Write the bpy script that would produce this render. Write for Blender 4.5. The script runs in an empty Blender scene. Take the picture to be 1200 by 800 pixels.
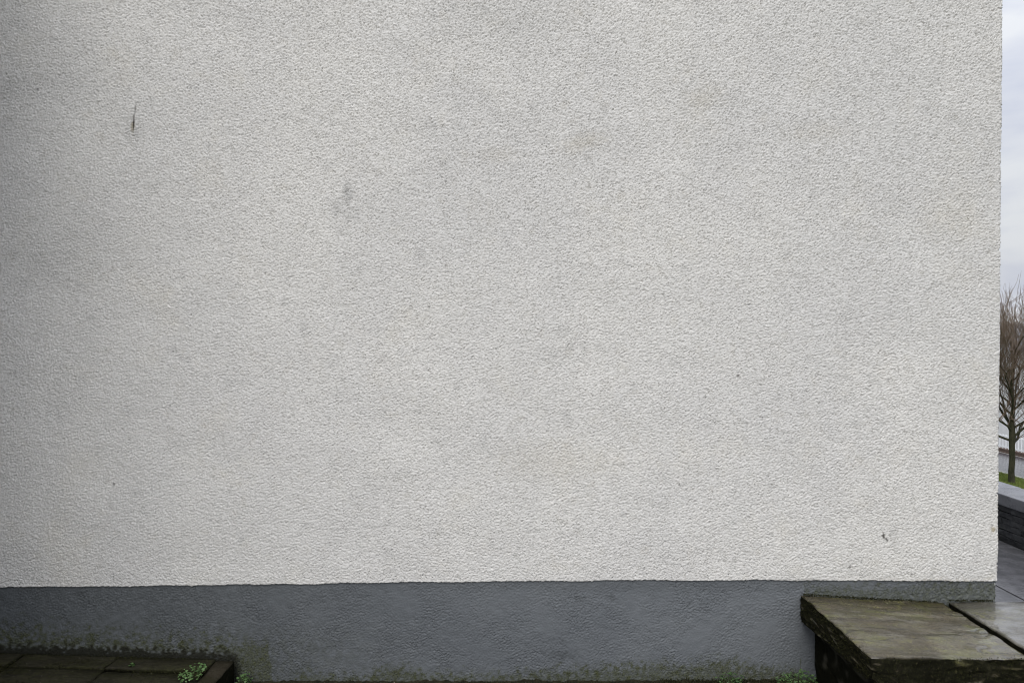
import bpy, bmesh, math, random
import numpy as np
from mathutils import Vector, noise as mnoise

random.seed(7)
rng = np.random.default_rng(11)
S = bpy.context.scene
C = S.collection
R = math.radians

# ------------------------------------------------------------------ camera
D = 3.2                       # camera to rendered wall, metres
EYE = 1.6
cam_d = bpy.data.cameras.new("camera")
cam = bpy.data.objects.new("camera", cam_d)
C.objects.link(cam)
cam_d.sensor_width = 36
cam_d.lens = 24
cam_d.clip_start = 0.05
cam_d.clip_end = 2000
cam.location = (0, -D, EYE)
cam.rotation_euler = (R(90 - 0.72), 0, 0)
S.camera = cam

# ------------------------------------------------------------------ sky, sun, exposure
S.view_settings.view_transform = 'Standard'
S.view_settings.look = 'None'
S.view_settings.exposure = 0.17
S.view_settings.gamma = 1.0
S.cycles.pixel_filter_type = 'BLACKMAN_HARRIS'
S.cycles.filter_width = 1.05
SUN_EL, SUN_AZ = 50, 197      # azimuth clockwise from +Y
W = bpy.data.worlds.new("World")
S.world = W
W.use_nodes = True
nt = W.node_tree
nt.nodes.clear()
out = nt.nodes.new('ShaderNodeOutputWorld')
sky = nt.nodes.new('ShaderNodeTexSky')
sky.sky_type = 'NISHITA'
sky.sun_disc = False
sky.sun_elevation = R(SUN_EL)
sky.sun_rotation = R(SUN_AZ)
sky.air_density = 1.5
sky.dust_density = 3
bg1 = nt.nodes.new('ShaderNodeBackground')
bg1.inputs[1].default_value = 0.06
nt.links.new(sky.outputs[0], bg1.inputs[0])
# closed cloud cover: brighter overhead than at the horizon, softly mottled
tc = nt.nodes.new('ShaderNodeTexCoord')
sep = nt.nodes.new('ShaderNodeSeparateXYZ')
nt.links.new(tc.outputs['Generated'], sep.inputs[0])
grad = nt.nodes.new('ShaderNodeMapRange')
grad.inputs['From Min'].default_value = 0.0
grad.inputs['From Max'].default_value = 1.0
grad.inputs['To Min'].default_value = 0.70
grad.inputs['To Max'].default_value = 2.25
pw = nt.nodes.new('ShaderNodeMath'); pw.operation = 'POWER'; pw.use_clamp = True
nt.links.new(sep.outputs['Z'], pw.inputs[0]); pw.inputs[1].default_value = 2.0
nt.links.new(pw.outputs[0], grad.inputs['Value'])
mp = nt.nodes.new('ShaderNodeMapping')
mp.inputs['Scale'].default_value = (1, 1, 3.0)
nt.links.new(tc.outputs['Generated'], mp.inputs[0])
cl = nt.nodes.new('ShaderNodeTexNoise')
cl.inputs['Scale'].default_value = 5.5
cl.inputs['Detail'].default_value = 5
nt.links.new(mp.outputs[0], cl.inputs[0])
cr = nt.nodes.new('ShaderNodeValToRGB')
cr.color_ramp.elements[0].position = 0.38
cr.color_ramp.elements[0].color = (0.76, 0.80, 0.93, 1)
cr.color_ramp.elements[1].position = 0.60
cr.color_ramp.elements[1].color = (0.965, 0.99, 1.04, 1)
nt.links.new(cl.outputs[0], cr.inputs[0])
bg2 = nt.nodes.new('ShaderNodeBackground')
nt.links.new(cr.outputs[0], bg2.inputs[0])
nt.links.new(grad.outputs[0], bg2.inputs[1])
mx = nt.nodes.new('ShaderNodeMixShader')
mx.inputs[0].default_value = 0.88
nt.links.new(bg1.outputs[0], mx.inputs[1])
nt.links.new(bg2.outputs[0], mx.inputs[2])
nt.links.new(mx.outputs[0], out.inputs[0])

sun_d = bpy.data.lights.new("sun", 'SUN')
sun_d.energy = 1.6
sun_d.angle = R(36)
sun_d.color = (1, 0.965, 0.91)
sun = bpy.data.objects.new("sun", sun_d)
C.objects.link(sun)
az, el = R(SUN_AZ), R(SUN_EL)
to_sun = Vector((math.sin(az) * math.cos(el), math.cos(az) * math.cos(el), math.sin(el)))
sun.rotation_euler = to_sun.to_track_quat('Z', 'Y').to_euler()
sun.location = (-5, -9, 12)

# ------------------------------------------------------------------ helpers
def setp(o, label=None, cat=None, group=None, kind=None):
    if label: o['label'] = label
    if cat: o['category'] = cat
    if group: o['group'] = group
    if kind: o['kind'] = kind
    return o

def empty(name, loc=(0, 0, 0)):
    o = bpy.data.objects.new(name, None)
    o.empty_display_size = 0.2
    o.location = loc
    C.objects.link(o)
    return o

def link(name, me, m=None, parent=None, loc=None):
    o = bpy.data.objects.new(name, me)
    C.objects.link(o)
    if m is not None and not me.materials: me.materials.append(m)
    if parent is not None: o.parent = parent
    if loc is not None: o.location = loc
    return o

def mesh_np(name, V, F, smooth=True):
    """V (n,3) array, F (m,k) int array, k = 3 or 4"""
    V = np.asarray(V, dtype=np.float32); F = np.asarray(F, dtype=np.int32)
    me = bpy.data.meshes.new(name)
    k = F.shape[1]
    me.vertices.add(len(V)); me.vertices.foreach_set('co', V.ravel())
    me.loops.add(F.size); me.loops.foreach_set('vertex_index', F.ravel())
    me.polygons.add(len(F))
    me.polygons.foreach_set('loop_start', np.arange(0, F.size, k, dtype=np.int32))
    me.polygons.foreach_set('loop_total', np.full(len(F), k, dtype=np.int32))
    me.update(calc_edges=True)
    me.polygons.foreach_set('use_smooth', np.full(len(F), smooth, dtype=bool))
    me.validate()
    return me

def attr(me, name, vals):
    a = me.attributes.new(name, 'FLOAT', 'POINT')
    a.data.foreach_set('value', np.asarray(vals, dtype=np.float32).ravel())

def bandnoise(shape, cell, lo, hi, sx=1.0, sz=1.0, seed=0, tilt=0.0):
    """gaussian noise whose wavelengths lie about between lo and hi metres; unit std.  rows = z, cols = x"""
    r = np.random.default_rng(seed)
    n = r.standard_normal(shape)
    fz = np.fft.fftfreq(shape[0], cell)[:, None]
    fx = np.fft.rfftfreq(shape[1], cell)[None, :]
    a, b = math.cos(tilt), math.sin(tilt)
    f = np.sqrt(((fx * a + fz * b) * sx) ** 2 + ((fz * a - fx * b) * sz) ** 2)
    filt = np.exp(-(f * lo * 0.75) ** 2) * (1 - np.exp(-(f * hi * 0.75) ** 2))
    g = np.fft.irfft2(np.fft.rfft2(n) * filt, s=shape)
    return g / (g.std() + 1e-9)

def sstep(a, b, x):
    t = np.clip((x - a) / (b - a), 0, 1)
    return t * t * (3 - 2 * t)

def grid_faces(nr, nc):
    i = np.arange(nr - 1)[:, None] * nc + np.arange(nc - 1)[None, :]
    return np.stack([i, i + 1, i + nc + 1, i + nc], -1).reshape(-1, 4)

def box_bm(bm, x0, x1, y0, y1, z0, z1, jit=0.0, r=random):
    vs = []
    for x, y, z in ((x0,y0,z0),(x1,y0,z0),(x1,y1,z0),(x0,y1,z0),(x0,y0,z1),(x1,y0,z1),(x1,y1,z1),(x0,y1,z1)):
        vs.append(bm.verts.new((x + r.uniform(-jit, jit), y + r.uniform(-jit, jit), z + r.uniform(-jit, jit))))
    for f in ((0,3,2,1),(4,5,6,7),(0,1,5,4),(1,2,6,5),(2,3,7,6),(3,0,4,7)):
        bm.faces.new([vs[i] for i in f])

def bm_mesh(bm, name, bevel=0.0, segs=1, smooth=False):
    if bevel > 0:
        bmesh.ops.bevel(bm, geom=list(bm.edges), offset=bevel, segments=segs, affect='EDGES', profile=0.6)
    bmesh.ops.recalc_face_normals(bm, faces=bm.faces)
    me = bpy.data.meshes.new(name)
    bm.to_mesh(me); bm.free()
    if smooth:
        for p in me.polygons: p.use_smooth = True
    return me

def box(name, x0, x1, y0, y1, z0, z1, m, parent=None, bevel=0.0, jit=0.0):
    bm = bmesh.new(); box_bm(bm, x0, x1, y0, y1, z0, z1, jit)
    return link(name, bm_mesh(bm, name, bevel), m, parent)

def box_grid(size, cell):
    """closed box surface of shared quads about cell metres wide, centred on the origin; returns V, F, face-normal-ish N"""
    n = [max(2, int(round(s / cell))) for s in size]
    idx = {}; V = []; F = []
    def vid(i, j, k):
        key = (i, j, k)
        if key not in idx:
            idx[key] = len(V)
            V.append((size[0] * (i / n[0] - .5), size[1] * (j / n[1] - .5), size[2] * (k / n[2] - .5)))
        return idx[key]
    for i in range(n[0]):
        for j in range(n[1]):
            F.append([vid(i,j,0), vid(i,j+1,0), vid(i+1,j+1,0), vid(i+1,j,0)])
            F.append([vid(i,j,n[2]), vid(i+1,j,n[2]), vid(i+1,j+1,n[2]), vid(i,j+1,n[2])])
    for i in range(n[0]):
        for k in range(n[2]):
            F.append([vid(i,0,k), vid(i+1,0,k), vid(i+1,0,k+1), vid(i,0,k+1)])
            F.append([vid(i,n[1],k), vid(i,n[1],k+1), vid(i+1,n[1],k+1), vid(i+1,n[1],k)])
    for j in range(n[1]):
        for k in range(n[2]):
            F.append([vid(0,j,k), vid(0,j,k+1), vid(0,j+1,k+1), vid(0,j+1,k)])
            F.append([vid(n[0],j,k), vid(n[0],j+1,k), vid(n[0],j+1,k+1), vid(n[0],j,k+1)])
    V = np.array(V); h = np.array(size) / 2
    N = np.zeros_like(V)
    for a in range(3):
        N[:, a] = np.where(np.abs(np.abs(V[:, a]) - h[a]) < 1e-6, np.sign(V[:, a]), 0)
    N /= np.linalg.norm(N, axis=1)[:, None]
    return V, np.array(F), N

def n3(p, s, seed=0.0):
    return mnoise.noise(Vector((p[0] * s[0] + seed, p[1] * s[1] + seed * .7, p[2] * s[2] - seed * 1.3)))

def fbm(p, s, octv=4, seed=0.0):
    return mnoise.fractal(Vector((p[0] * s[0] + seed, p[1] * s[1] + seed * .7, p[2] * s[2] - seed * 1.3)), 1.0, 2.0, octv)

# ------------------------------------------------------------------ materials
class NB:
    """small node-building helper"""
    def __init__(s, name, rough=0.8, spec=0.3):
        s.m = bpy.data.materials.new(name); s.m.use_nodes = True
        s.t = s.m.node_tree; s.b = s.t.nodes['Principled BSDF']
        s.b.inputs['Roughness'].default_value = rough
        s.b.inputs['Specular IOR Level'].default_value = spec
        s.co = s.n('ShaderNodeTexCoord')
    def n(s, t): return s.t.nodes.new(t)
    def set(s, sock, v):
        if isinstance(v, bpy.types.NodeSocket): s.t.links.new(v, sock)
        elif isinstance(v, tuple) and len(v) == 3 and sock.type == 'RGBA': sock.default_value = (*v, 1)
        else: sock.default_value = v
    def pos(s, scale=(1,1,1), kind='Object'):
        m = s.n('ShaderNodeMapping'); m.inputs['Scale'].default_value = scale
        s.t.links.new(s.co.outputs[kind], m.inputs[0]); return m.outputs[0]
    def noise(s, scale, detail=3, rough=0.55, stretch=(1,1,1), dist=0.0):
        t = s.n('ShaderNodeTexNoise'); t.inputs['Scale'].default_value = scale
        t.inputs['Detail'].default_value = detail; t.inputs['Roughness'].default_value = rough
        t.inputs['Distortion'].default_value = dist
        s.t.links.new(s.pos(stretch), t.inputs['Vector']); return t.outputs[0]
    def vor(s, scale, stretch=(1,1,1), feat='F1'):
        t = s.n('ShaderNodeTexVoronoi'); t.feature = feat; t.inputs['Scale'].default_value = scale
        s.t.links.new(s.pos(stretch), t.inputs['Vector']); return t.outputs['Distance']
    def map(s, v, a, b, c=0.0, d=1.0):
        t = s.n('ShaderNodeMapRange'); t.interpolation_type = 'SMOOTHSTEP'
        s.set(t.inputs['Value'], v)
        for k, x in zip(('From Min','From Max','To Min','To Max'), (a,b,c,d)): t.inputs[k].default_value = x
        return t.outputs[0]
    def math(s, op, a, b=0.0):
        t = s.n('ShaderNodeMath'); t.operation = op
        s.set(t.inputs[0], a); s.set(t.inputs[1], b); return t.outputs[0]
    def mix(s, f, a, b, mode='MIX'):
        t = s.n('ShaderNodeMix'); t.data_type = 'RGBA'; t.blend_type = mode
        s.set(t.inputs[0], f); s.set(t.inputs[6], a); s.set(t.inputs[7], b); return t.outputs[2]
    def att(s, name):
        t = s.n('ShaderNodeAttribute'); t.attribute_name = name; return t.outputs['Fac']
    def rand(s):
        return s.n('ShaderNodeObjectInfo').outputs['Random']
    def bump(s, h, strength=0.5, dist=0.01):
        t = s.n('ShaderNodeBump'); t.inputs['Strength'].default_value = strength
        t.inputs['Distance'].default_value = dist; s.t.links.new(h, t.inputs['Height'])
        s.t.links.new(t.outputs[0], s.b.inputs['Normal'])
    def done(s, col=None, rough=None, metal=None):
        if col is not None: s.set(s.b.inputs['Base Color'], col)
        if rough is not None: s.set(s.b.inputs['Roughness'], rough)
        if metal is not None: s.set(s.b.inputs['Metallic'], metal)
        return s.m

def mat_render():
    b = NB('roughcast_render', 0.9, 0.15)
    big = b.map(b.noise(0.9, 4, 0.6, (1,1,0.7)), 0.35, 0.68)
    col = b.mix(big, (0.640, 0.631, 0.610), (0.692, 0.680, 0.648))
    warm = b.map(b.noise(2.6, 4, 0.65), 0.52, 0.78)
    col = b.mix(b.math('MULTIPLY', warm, 0.35), col, (0.66, 0.625, 0.54))
    fine = b.map(b.noise(95, 3, 0.7), 0.25, 0.75, 0.86, 1.08)
    col = b.mix(1.0, col, fine, 'MULTIPLY')
    soot = b.map(b.noise(55, 4, 0.75, (1,1,1.6)), 0.60, 0.80, 0, 0.30)
    sootpatch = b.map(b.noise(1.3, 3, 0.6), 0.35, 0.7, 0.35, 1.0)
    col = b.mix(b.math('MULTIPLY', soot, sootpatch), col, (0.20, 0.195, 0.18))
    col = b.mix(b.att('stain'), col, (0.40, 0.35, 0.24))
    col = b.mix(b.att('smudge'), col, (0.22, 0.22, 0.215))
    col = b.mix(b.att('mark'), col, (0.035, 0.028, 0.02))
    h = b.math('ADD', b.noise(150, 4, 0.7), b.math('MULTIPLY', b.noise(70, 2, 0.5, (0.8,1,1.2)), 0.8))
    b.bump(h, 0.55, 0.006)
    return b.done(col)

def mat_plinth():
    b = NB('grey_plinth_paint', 0.62, 0.35)
    big = b.map(b.noise(1.4, 5, 0.6), 0.35, 0.68)
    col = b.mix(big, (0.116, 0.126, 0.137), (0.144, 0.155, 0.165))
    chalk = b.map(b.noise(26, 5, 0.7, (1,1,0.6)), 0.55, 0.78, 0, 0.35)
    col = b.mix(chalk, col, (0.19, 0.20, 0.215))
    col = b.mix(b.map(b.noise(9, 4, 0.7, (1,1,2)), 0.6, 0.74, 0, 0.5), col, (0.055, 0.058, 0.062))
    col = b.mix(b.math('MULTIPLY', b.att('dark_tone'), 0.8), col, (0.045, 0.050, 0.050))
    gn = b.map(b.noise(160, 3, 0.7), 0.3, 0.7)
    moss = b.mix(gn, (0.016, 0.019, 0.007), (0.080, 0.088, 0.036))
    col = b.mix(b.att('moss'), col, moss)
    col = b.mix(b.map(b.att('seam_shade'), 0, 1, 0, 0.9), col, (0.010, 0.010, 0.006))  # painted shade of the gap at the wall foot
    col = b.mix(b.att('chip'), col, (0.62, 0.62, 0.60))
    h = b.math('ADD', b.noise(140, 4, 0.7), b.math('MULTIPLY', b.noise(60, 2), 0.6))
    b.bump(h, 0.4, 0.003)
    r = b.map(b.att('moss'), 0, 1, 0.55, 0.9)
    return b.done(col, r)

def mat_slab(name, c0, c1, green, wet, spec=0.5, coat=0.0, speckle=0.0):
    b = NB(name, 0.3, spec)
    st = (0.9, 1.7, 1.7)
    a = b.map(b.noise(4.5, 6, 0.62, st, 0.6), 0.3, 0.7)
    col = b.mix(a, c0, c1)
    col = b.mix(b.map(b.noise(60, 4, 0.7, (0.5,1.6,1.6)), 0.3, 0.7, 0.0, 0.45), col, (0.05, 0.045, 0.033))
    col = b.mix(b.map(b.noise(7, 5, 0.65, st, 0.4), 0.47, 0.68, 0, 0.75), col, green)
    col = b.mix(b.math('MULTIPLY', b.att('moss'), b.map(b.noise(55, 4, 0.7), 0.22, 0.42)), col, (0.0065, 0.0065, 0.0035))  # near-black moss tone, also used for shade painted on slab sides
    col = b.mix(b.math('MULTIPLY', b.att('crack'), 0.85), col, (0.012, 0.011, 0.009))
    if coat:
        for sc_, wd_, st_ in ((2.6, .010, (0.55, 2.1, 1)), (6.5, .012, (0.5, 1.9, 1))):
            nn = b.noise(sc_, 5, 0.62, st_, 0.35)
            ln_ = b.math('ABSOLUTE', b.math('SUBTRACT', nn, 0.5))
            lm = b.math('MULTIPLY', b.map(ln_, 0.0, wd_, 1, 0), b.map(b.noise(5, 3), 0.45, 0.6))
            col = b.mix(b.math('MULTIPLY', lm, 0.7), col, (0.016, 0.014, 0.011))
        bare = b.map(b.att('moss'), 0.05, 0.6, 1, 0)
        lich = b.math('MULTIPLY', b.map(b.noise(24, 7, 0.78), 0.50, 0.62, 0, 0.65), b.map(b.noise(3.2, 3), 0.42, 0.62))
        col = b.mix(b.math('MULTIPLY', lich, bare), col, (0.145, 0.140, 0.050))
        col = b.mix(b.map(b.noise(16, 7, 0.8, (0.8,1.3,1)), 0.52, 0.66, 0, 0.6), col, (0.030, 0.028, 0.016))
        col = b.mix(1.0, col, b.map(b.noise(130, 5, 0.8), 0.25, 0.75, 0.45, 1.6), 'MULTIPLY')
    if speckle: col = b.mix(b.math('MULTIPLY', b.map(b.noise(85, 6, 0.8), 0.45, 0.62, 0, speckle * .8), b.map(b.noise(7, 4, 0.6), 0.35, 0.6)), col, (0.040, 0.042, 0.016))
    fl = b.map(b.noise(120, 4, 0.75), 0.66, 0.72, 0, 0.4)
    col = b.mix(fl, col, (0.20, 0.19, 0.15))
    rough = b.map(b.noise(11, 5, 0.65, st), 0.35, 0.7, wet, wet + 0.14)
    rough = b.math('MAXIMUM', rough, b.math('MULTIPLY', b.att('moss'), 0.75))
    b.set(b.b.inputs['Specular IOR Level'], b.map(b.att('moss'), 0, 0.8, spec, 0.05))
    if coat:
        wetm = b.math('MULTIPLY', b.map(b.noise(6, 5, 0.65, (1,1.6,1)), 0.40, 0.62, 0.12, 1.0), b.map(b.att('moss'), 0.0, 0.5, 1.0, 0.0))
        b.set(b.b.inputs['Coat Weight'], b.math('MULTIPLY', wetm, coat))
        b.b.inputs['Coat Roughness'].default_value = 0.07
        b.b.inputs['Coat IOR'].default_value = 1.6
    h = b.math('ADD', b.noise(42, 8, 0.78, (0.6,1.4,1.4), 0.4), b.math('MULTIPLY', b.noise(170, 3), 0.25))
    b.bump(h, 0.6, 0.007)
    return b.done(col, rough)

def mat_simple(name, c0, c1, scale=8, rough=0.8, spec=0.3, bump=0.4, stretch=(1,1,1), vary=0.25, dist=0.01):
    b = NB(name, rough, spec)
    col = b.mix(b.map(b.noise(scale, 5, 0.65, stretch), 0.32, 0.68), c0, c1)
    v = b.n('ShaderNodeMapRange'); b.set(v.inputs[0], b.rand())
    v.inputs[3].default_value = 1 - vary; v.inputs[4].default_value = 1 + vary
    col = b.mix(1.0, col, v.outputs[0], 'MULTIPLY')
    if bump: b.bump(b.noise(scale * 6, 4, 0.7, stretch), bump, dist)
    return b.done(col, b.map(b.noise(scale * 1.7, 3), 0.3, 0.7, max(rough - .1, .03), min(rough + .1, 1)))

M_RENDER = mat_render()
M_PLINTH = mat_plinth()
M_SHADE_BAY = mat_simple('shade_bay_cladding', (0.022, 0.024, 0.027), (0.034, 0.036, 0.040), 3, 0.6, 0.3, 0.3)  # near-black, so the added bay bounces little light onto the wall
M_SLAB = mat_slab('wet_sandstone', (0.055, 0.046, 0.029), (0.115, 0.095, 0.060), (0.10, 0.10, 0.030), 0.18, 0.5, 0.75, 0.35)
M_SLAB2 = mat_slab('wet_sandstone_grey', (0.10, 0.092, 0.075), (0.15, 0.142, 0.122), (0.085, 0.085, 0.05), 0.08, 0.9, 1.0)
M_PIER = mat_slab('mossy_stone', (0.022, 0.021, 0.016), (0.045, 0.041, 0.031), (0.022, 0.026, 0.010), 0.6, 0.15)
M_FLAG = mat_slab('mossy_flagstone', (0.009, 0.009, 0.005), (0.020, 0.018, 0.010), (0.020, 0.021, 0.008), 0.7, 0.12, 0.0, 0.75)
M_KERB = mat_slab('brown_kerbstone', (0.015, 0.0125, 0.0075), (0.026, 0.021, 0.013), (0.02, 0.018, 0.008), 0.55, 0.15)
M_SOIL = mat_simple('damp_soil', (0.010, 0.011, 0.005), (0.040, 0.036, 0.018), 28, 0.9, 0.2, 0.7)
M_GROUND = mat_simple('ground_concrete', (0.22, 0.215, 0.20), (0.30, 0.29, 0.27), 3, 0.85, 0.25, 0.5)
M_PATH = mat_simple('wet_path_stone', (0.062, 0.063, 0.068), (0.10, 0.10, 0.108), 7, 0.16, 0.5, 0.12, vary=0.12)
M_JOINT = mat_simple('path_joint', (0.015, 0.015, 0.014), (0.03, 0.03, 0.028), 20, 0.9, 0.2, 0.5)
M_COPING = mat_simple('coping_stone', (0.13, 0.135, 0.15), (0.19, 0.195, 0.215), 9, 0.3, 0.5, 0.25, vary=0.1)
M_DARKSTONE = mat_simple('dark_walling_stone', (0.022, 0.024, 0.027), (0.05, 0.052, 0.056), 18, 0.6, 0.35, 0.6, vary=0.35)
M_MORTAR = mat_simple('dark_mortar', (0.018, 0.018, 0.018), (0.03, 0.03, 0.03), 30, 0.95, 0.1, 0.5)
M_BANK = mat_simple('grass_earth', (0.045, 0.065, 0.018), (0.08, 0.10, 0.03), 2.5, 0.9, 0.2, 0.6)
M_GRASS = mat_simple('grass_blades', (0.09, 0.13, 0.025), (0.17, 0.20, 0.05), 2.0, 0.7, 0.3, 0)
M_ROAD = mat_simple('wet_asphalt', (0.07, 0.07, 0.08), (0.10, 0.10, 0.115), 6, 0.13, 0.5, 0.15)
M_YARD = mat_simple('dark_asphalt', (0.045, 0.045, 0.048), (0.07, 0.07, 0.074), 5, 0.6, 0.3, 0.2)
M_KERBC = mat_simple('concrete_kerb', (0.22, 0.22, 0.21), (0.32, 0.32, 0.30), 8, 0.7, 0.3, 0.3)
M_BRICK = mat_simple('red_brown_brick', (0.075, 0.055, 0.045), (0.12, 0.085, 0.07), 10, 0.8, 0.25, 0.4)
M_WHITE = mat_simple('white_railing_paint', (0.72, 0.74, 0.76), (0.82, 0.83, 0.84), 5, 0.45, 0.4, 0.1, vary=0.05)
M_PALE = mat_simple('pale_house_render', (0.62, 0.63, 0.63), (0.74, 0.74, 0.73), 1.2, 0.9, 0.2, 0.2, vary=0.03)
M_SLATE = mat_simple('roof_slate', (0.10, 0.105, 0.115), (0.16, 0.165, 0.175), 4, 0.55, 0.4, 0.4)
M_GLASS = mat_simple('window_glass', (0.05, 0.06, 0.065), (0.08, 0.09, 0.10), 1, 0.1, 0.6, 0)
M_BARK = mat_simple('mossy_bark', (0.026, 0.028, 0.015), (0.062, 0.060, 0.036), 6, 0.9, 0.2, 0.9, (1,1,0.35), dist=0.03)
M_TWIG = mat_simple('brown_twig_bark', (0.135, 0.098, 0.072), (0.22, 0.165, 0.122), 3, 0.85, 0.25, 0)
M_LEAF = mat_simple('weed_leaf', (0.032, 0.075, 0.020), (0.10, 0.165, 0.058), 45, 0.45, 0.45, 0)
M_STEM = mat_simple('weed_stem', (0.06, 0.08, 0.03), (0.09, 0.10, 0.04), 60, 0.6, 0.3, 0)
M_MOSS = mat_simple('moss', (0.010, 0.011, 0.004), (0.034, 0.034, 0.013), 70, 0.95, 0.1, 0)
M_CHIP = mat_simple('pale_debris', (0.11, 0.10, 0.08), (0.24, 0.22, 0.18), 50, 0.7, 0.3, 0)

# ------------------------------------------------------------------ the rendered building
XC = 2.291                     # corner of the building
CELL = 0.0040
X_L = -2.52                    # left limit of the finely modelled roughcast
SIDE = 0.16
RAD = 0.012
Z_TOP = 3.36
bld = empty('building', (0, 0, 0))
setp(bld, 'big pale building with roughcast rendered wall above a dark grey painted plinth', 'building')

def corner_grid(xc, y0, u):
    """front wall at y0 turning through a small rounded arris into the side wall"""
    arc = RAD * math.pi / 2
    uf = xc - RAD
    x = np.where(u <= uf, u, 0.0); y = np.full_like(u, y0); nx = np.zeros_like(u); ny = -np.ones_like(u)
    m = (u > uf) & (u <= uf + arc); th = (u - uf) / RAD
    x = np.where(m, xc - RAD + RAD * np.sin(th), x); y = np.where(m, y0 + RAD - RAD * np.cos(th), y)
    nx = np.where(m, np.sin(th), nx); ny = np.where(m, -np.cos(th), ny)
    s = u > uf + arc
    x = np.where(s, xc, x); y = np.where(s, y0 + RAD + (u - uf - arc), y); nx = np.where(s, 1, nx); ny = np.where(s, 0, ny)
    return x, y, nx, ny

def zjoin(x):                  # height of the plinth line, it dips to the left
    return np.interp(x, [-9, -2.4, -1.6, -0.4, 0.88, 1.6, 2.28, 3], [0.385, 0.404, 0.410, 0.428, 0.437, 0.435, 0.431, 0.431])

u = np.arange(X_L, XC + SIDE, CELL); nc = len(u)
nr = int((Z_TOP - 0.42) / CELL)
x, y, nx, ny = corner_grid(XC, 0.0, u)
shape = (nr, nc)
g1 = 0.75 * bandnoise(shape, CELL, 0.0075, 0.019, 0.88, 1.15, 1, 0.4) + 0.65 * bandnoise(shape, CELL, 0.0075, 0.018, 0.84, 1.15, 14, -0.15)
amp = np.clip(0.95 + 0.34 * bandnoise(shape, CELL, 0.014, 0.05, 1, 1, 16), 0.2, 2.0)
g5 = bandnoise(shape, CELL, 0.007, 0.014, 1, 1, 17)
g2 = bandnoise(shape, CELL, 0.0065, 0.013, 0.95, 1.05, 2, 0.1)
g3 = bandnoise(shape, CELL, 0.05, 0.30, 1, 1, 3)
g4 = bandnoise(shape, CELL, 0.4, 3.0, 1, 1, 4)
pit = np.minimum(g1 + 0.45, 0)
H = 0.0050 * amp * np.tanh(pit * 1.0) + 0.0005 * g1 + 0.0009 * g2 + 0.0012 * np.maximum(g5 - 1.0, 0) + 0.0003 * g3 + 0.0012 * g4
zb = zjoin(x) + 0.0010 * bandnoise((4, nc), CELL, 0.02, 0.2, 1, 1, 9)[0] + 0.0015 * bandnoise((4, nc), CELL, 0.3, 1.5, 1, 1, 10)[0]
v = np.linspace(0, 1, nr)[:, None]
Z = zb[None, :] * (1 - v) + Z_TOP * v
H = H * (0.25 + 0.75 * sstep(0.0, 0.012, Z - zb[None, :]))
X = x[None, :] + H * nx[None, :]
Y = y[None, :] + H * ny[None, :]
# knocked arris: small chips along the corner
chip = np.clip(bandnoise((nr, 4), CELL, 0.03, 0.2, 1, 1, 21)[:, :1] - 1.2, 0, 2) * 0.003
near = np.exp(-((u - XC) / 0.012) ** 2)[None, :]
X = X - chip * near; Y = Y + chip * near * 0.6
P = np.stack([X, Y, Z], -1)
lip = np.stack([x - 0.020 * nx, y - 0.020 * ny, zb], -1)[None]
P = np.concatenate([lip, P], 0)
# marks and stains on the wall, in metres
def px(xp, yp):                # photo pixel (1200 wide) on the wall plane
    return (xp - 600) * D / 800, EYE - (yp - 390) * D / 800
Xg, Zg = np.broadcast_to(x[None, :], shape), Z
wob = bandnoise(shape, CELL, 0.02, 0.12, 1, 1, 31)
wob2 = bandnoise(shape, CELL, 0.01, 0.03, 1, 1, 32)
def spot(xp, yp, rx, ry, soft=0.5, rot=0.0, w=0.25):
    cx, cz = px(xp, yp)
    a, b = math.cos(rot), math.sin(rot)
    dx, dz = Xg - cx, Zg - cz
    d = np.sqrt(((dx * a + dz * b) / (rx * D / 800)) ** 2 + ((dz * a - dx * b) / (ry * D / 800)) ** 2) + w * wob
    return 1 - sstep(1 - soft, 1 + soft, d)
mark = 0.95 * spot(158.5, 145, 0.9, 9, 0.35, -0.08, 0.12) + 0.5 * spot(160.5, 129, 1.0, 6, 0.5, -0.08, 0.2)
mark += 0.85 * spot(1037, 628.5, 1.4, 2.8, 0.5, 0, 0.2) + 0.75 * spot(1041, 633, 1.2, 2.6, 0.5, 0.3, 0.2)
for xp, yp, s in ((998, 665, 1.2), (865, 440, 1.1), (1070, 674, 1.0), (132, 568, 1.2), (47, 107, 1.3), (797, 568, 1.1), (503, 360, 1.0), (1075, 250, 1.1), (700, 52, 1.0), (318, 250, 1.0), (600, 505, 0.9)):
    mark += 0.6 * spot(xp, yp, s, s * 1.5, 0.5, 0, 0.3)
stain0 = 0.7 * spot(157.5, 149, 1.8, 6, 0.6, -0.08)
smudge = 0.60 * spot(408, 226, 5, 8, 0.8) + 0.18 * spot(402, 246, 16, 14, 0.8) + 0.25 * spot(158, 152, 7, 10, 0.9)
smudge += 0.20 * spot(645, 416, 14, 6, 0.9) + 0.16 * spot(580, 20, 60, 30, 0.9) + 0.14 * spot(390, 30, 40, 25, 0.9)
smudge += 0.16 * spot(30, 100, 60, 16, 0.9, 0.1) + 0.15 * spot(90, 300, 70, 30, 0.9)
smudge += np.clip(bandnoise(shape, CELL, 0.10, 0.5, 1, 1, 41) - 1.1, 0, 2) * 0.10
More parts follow.
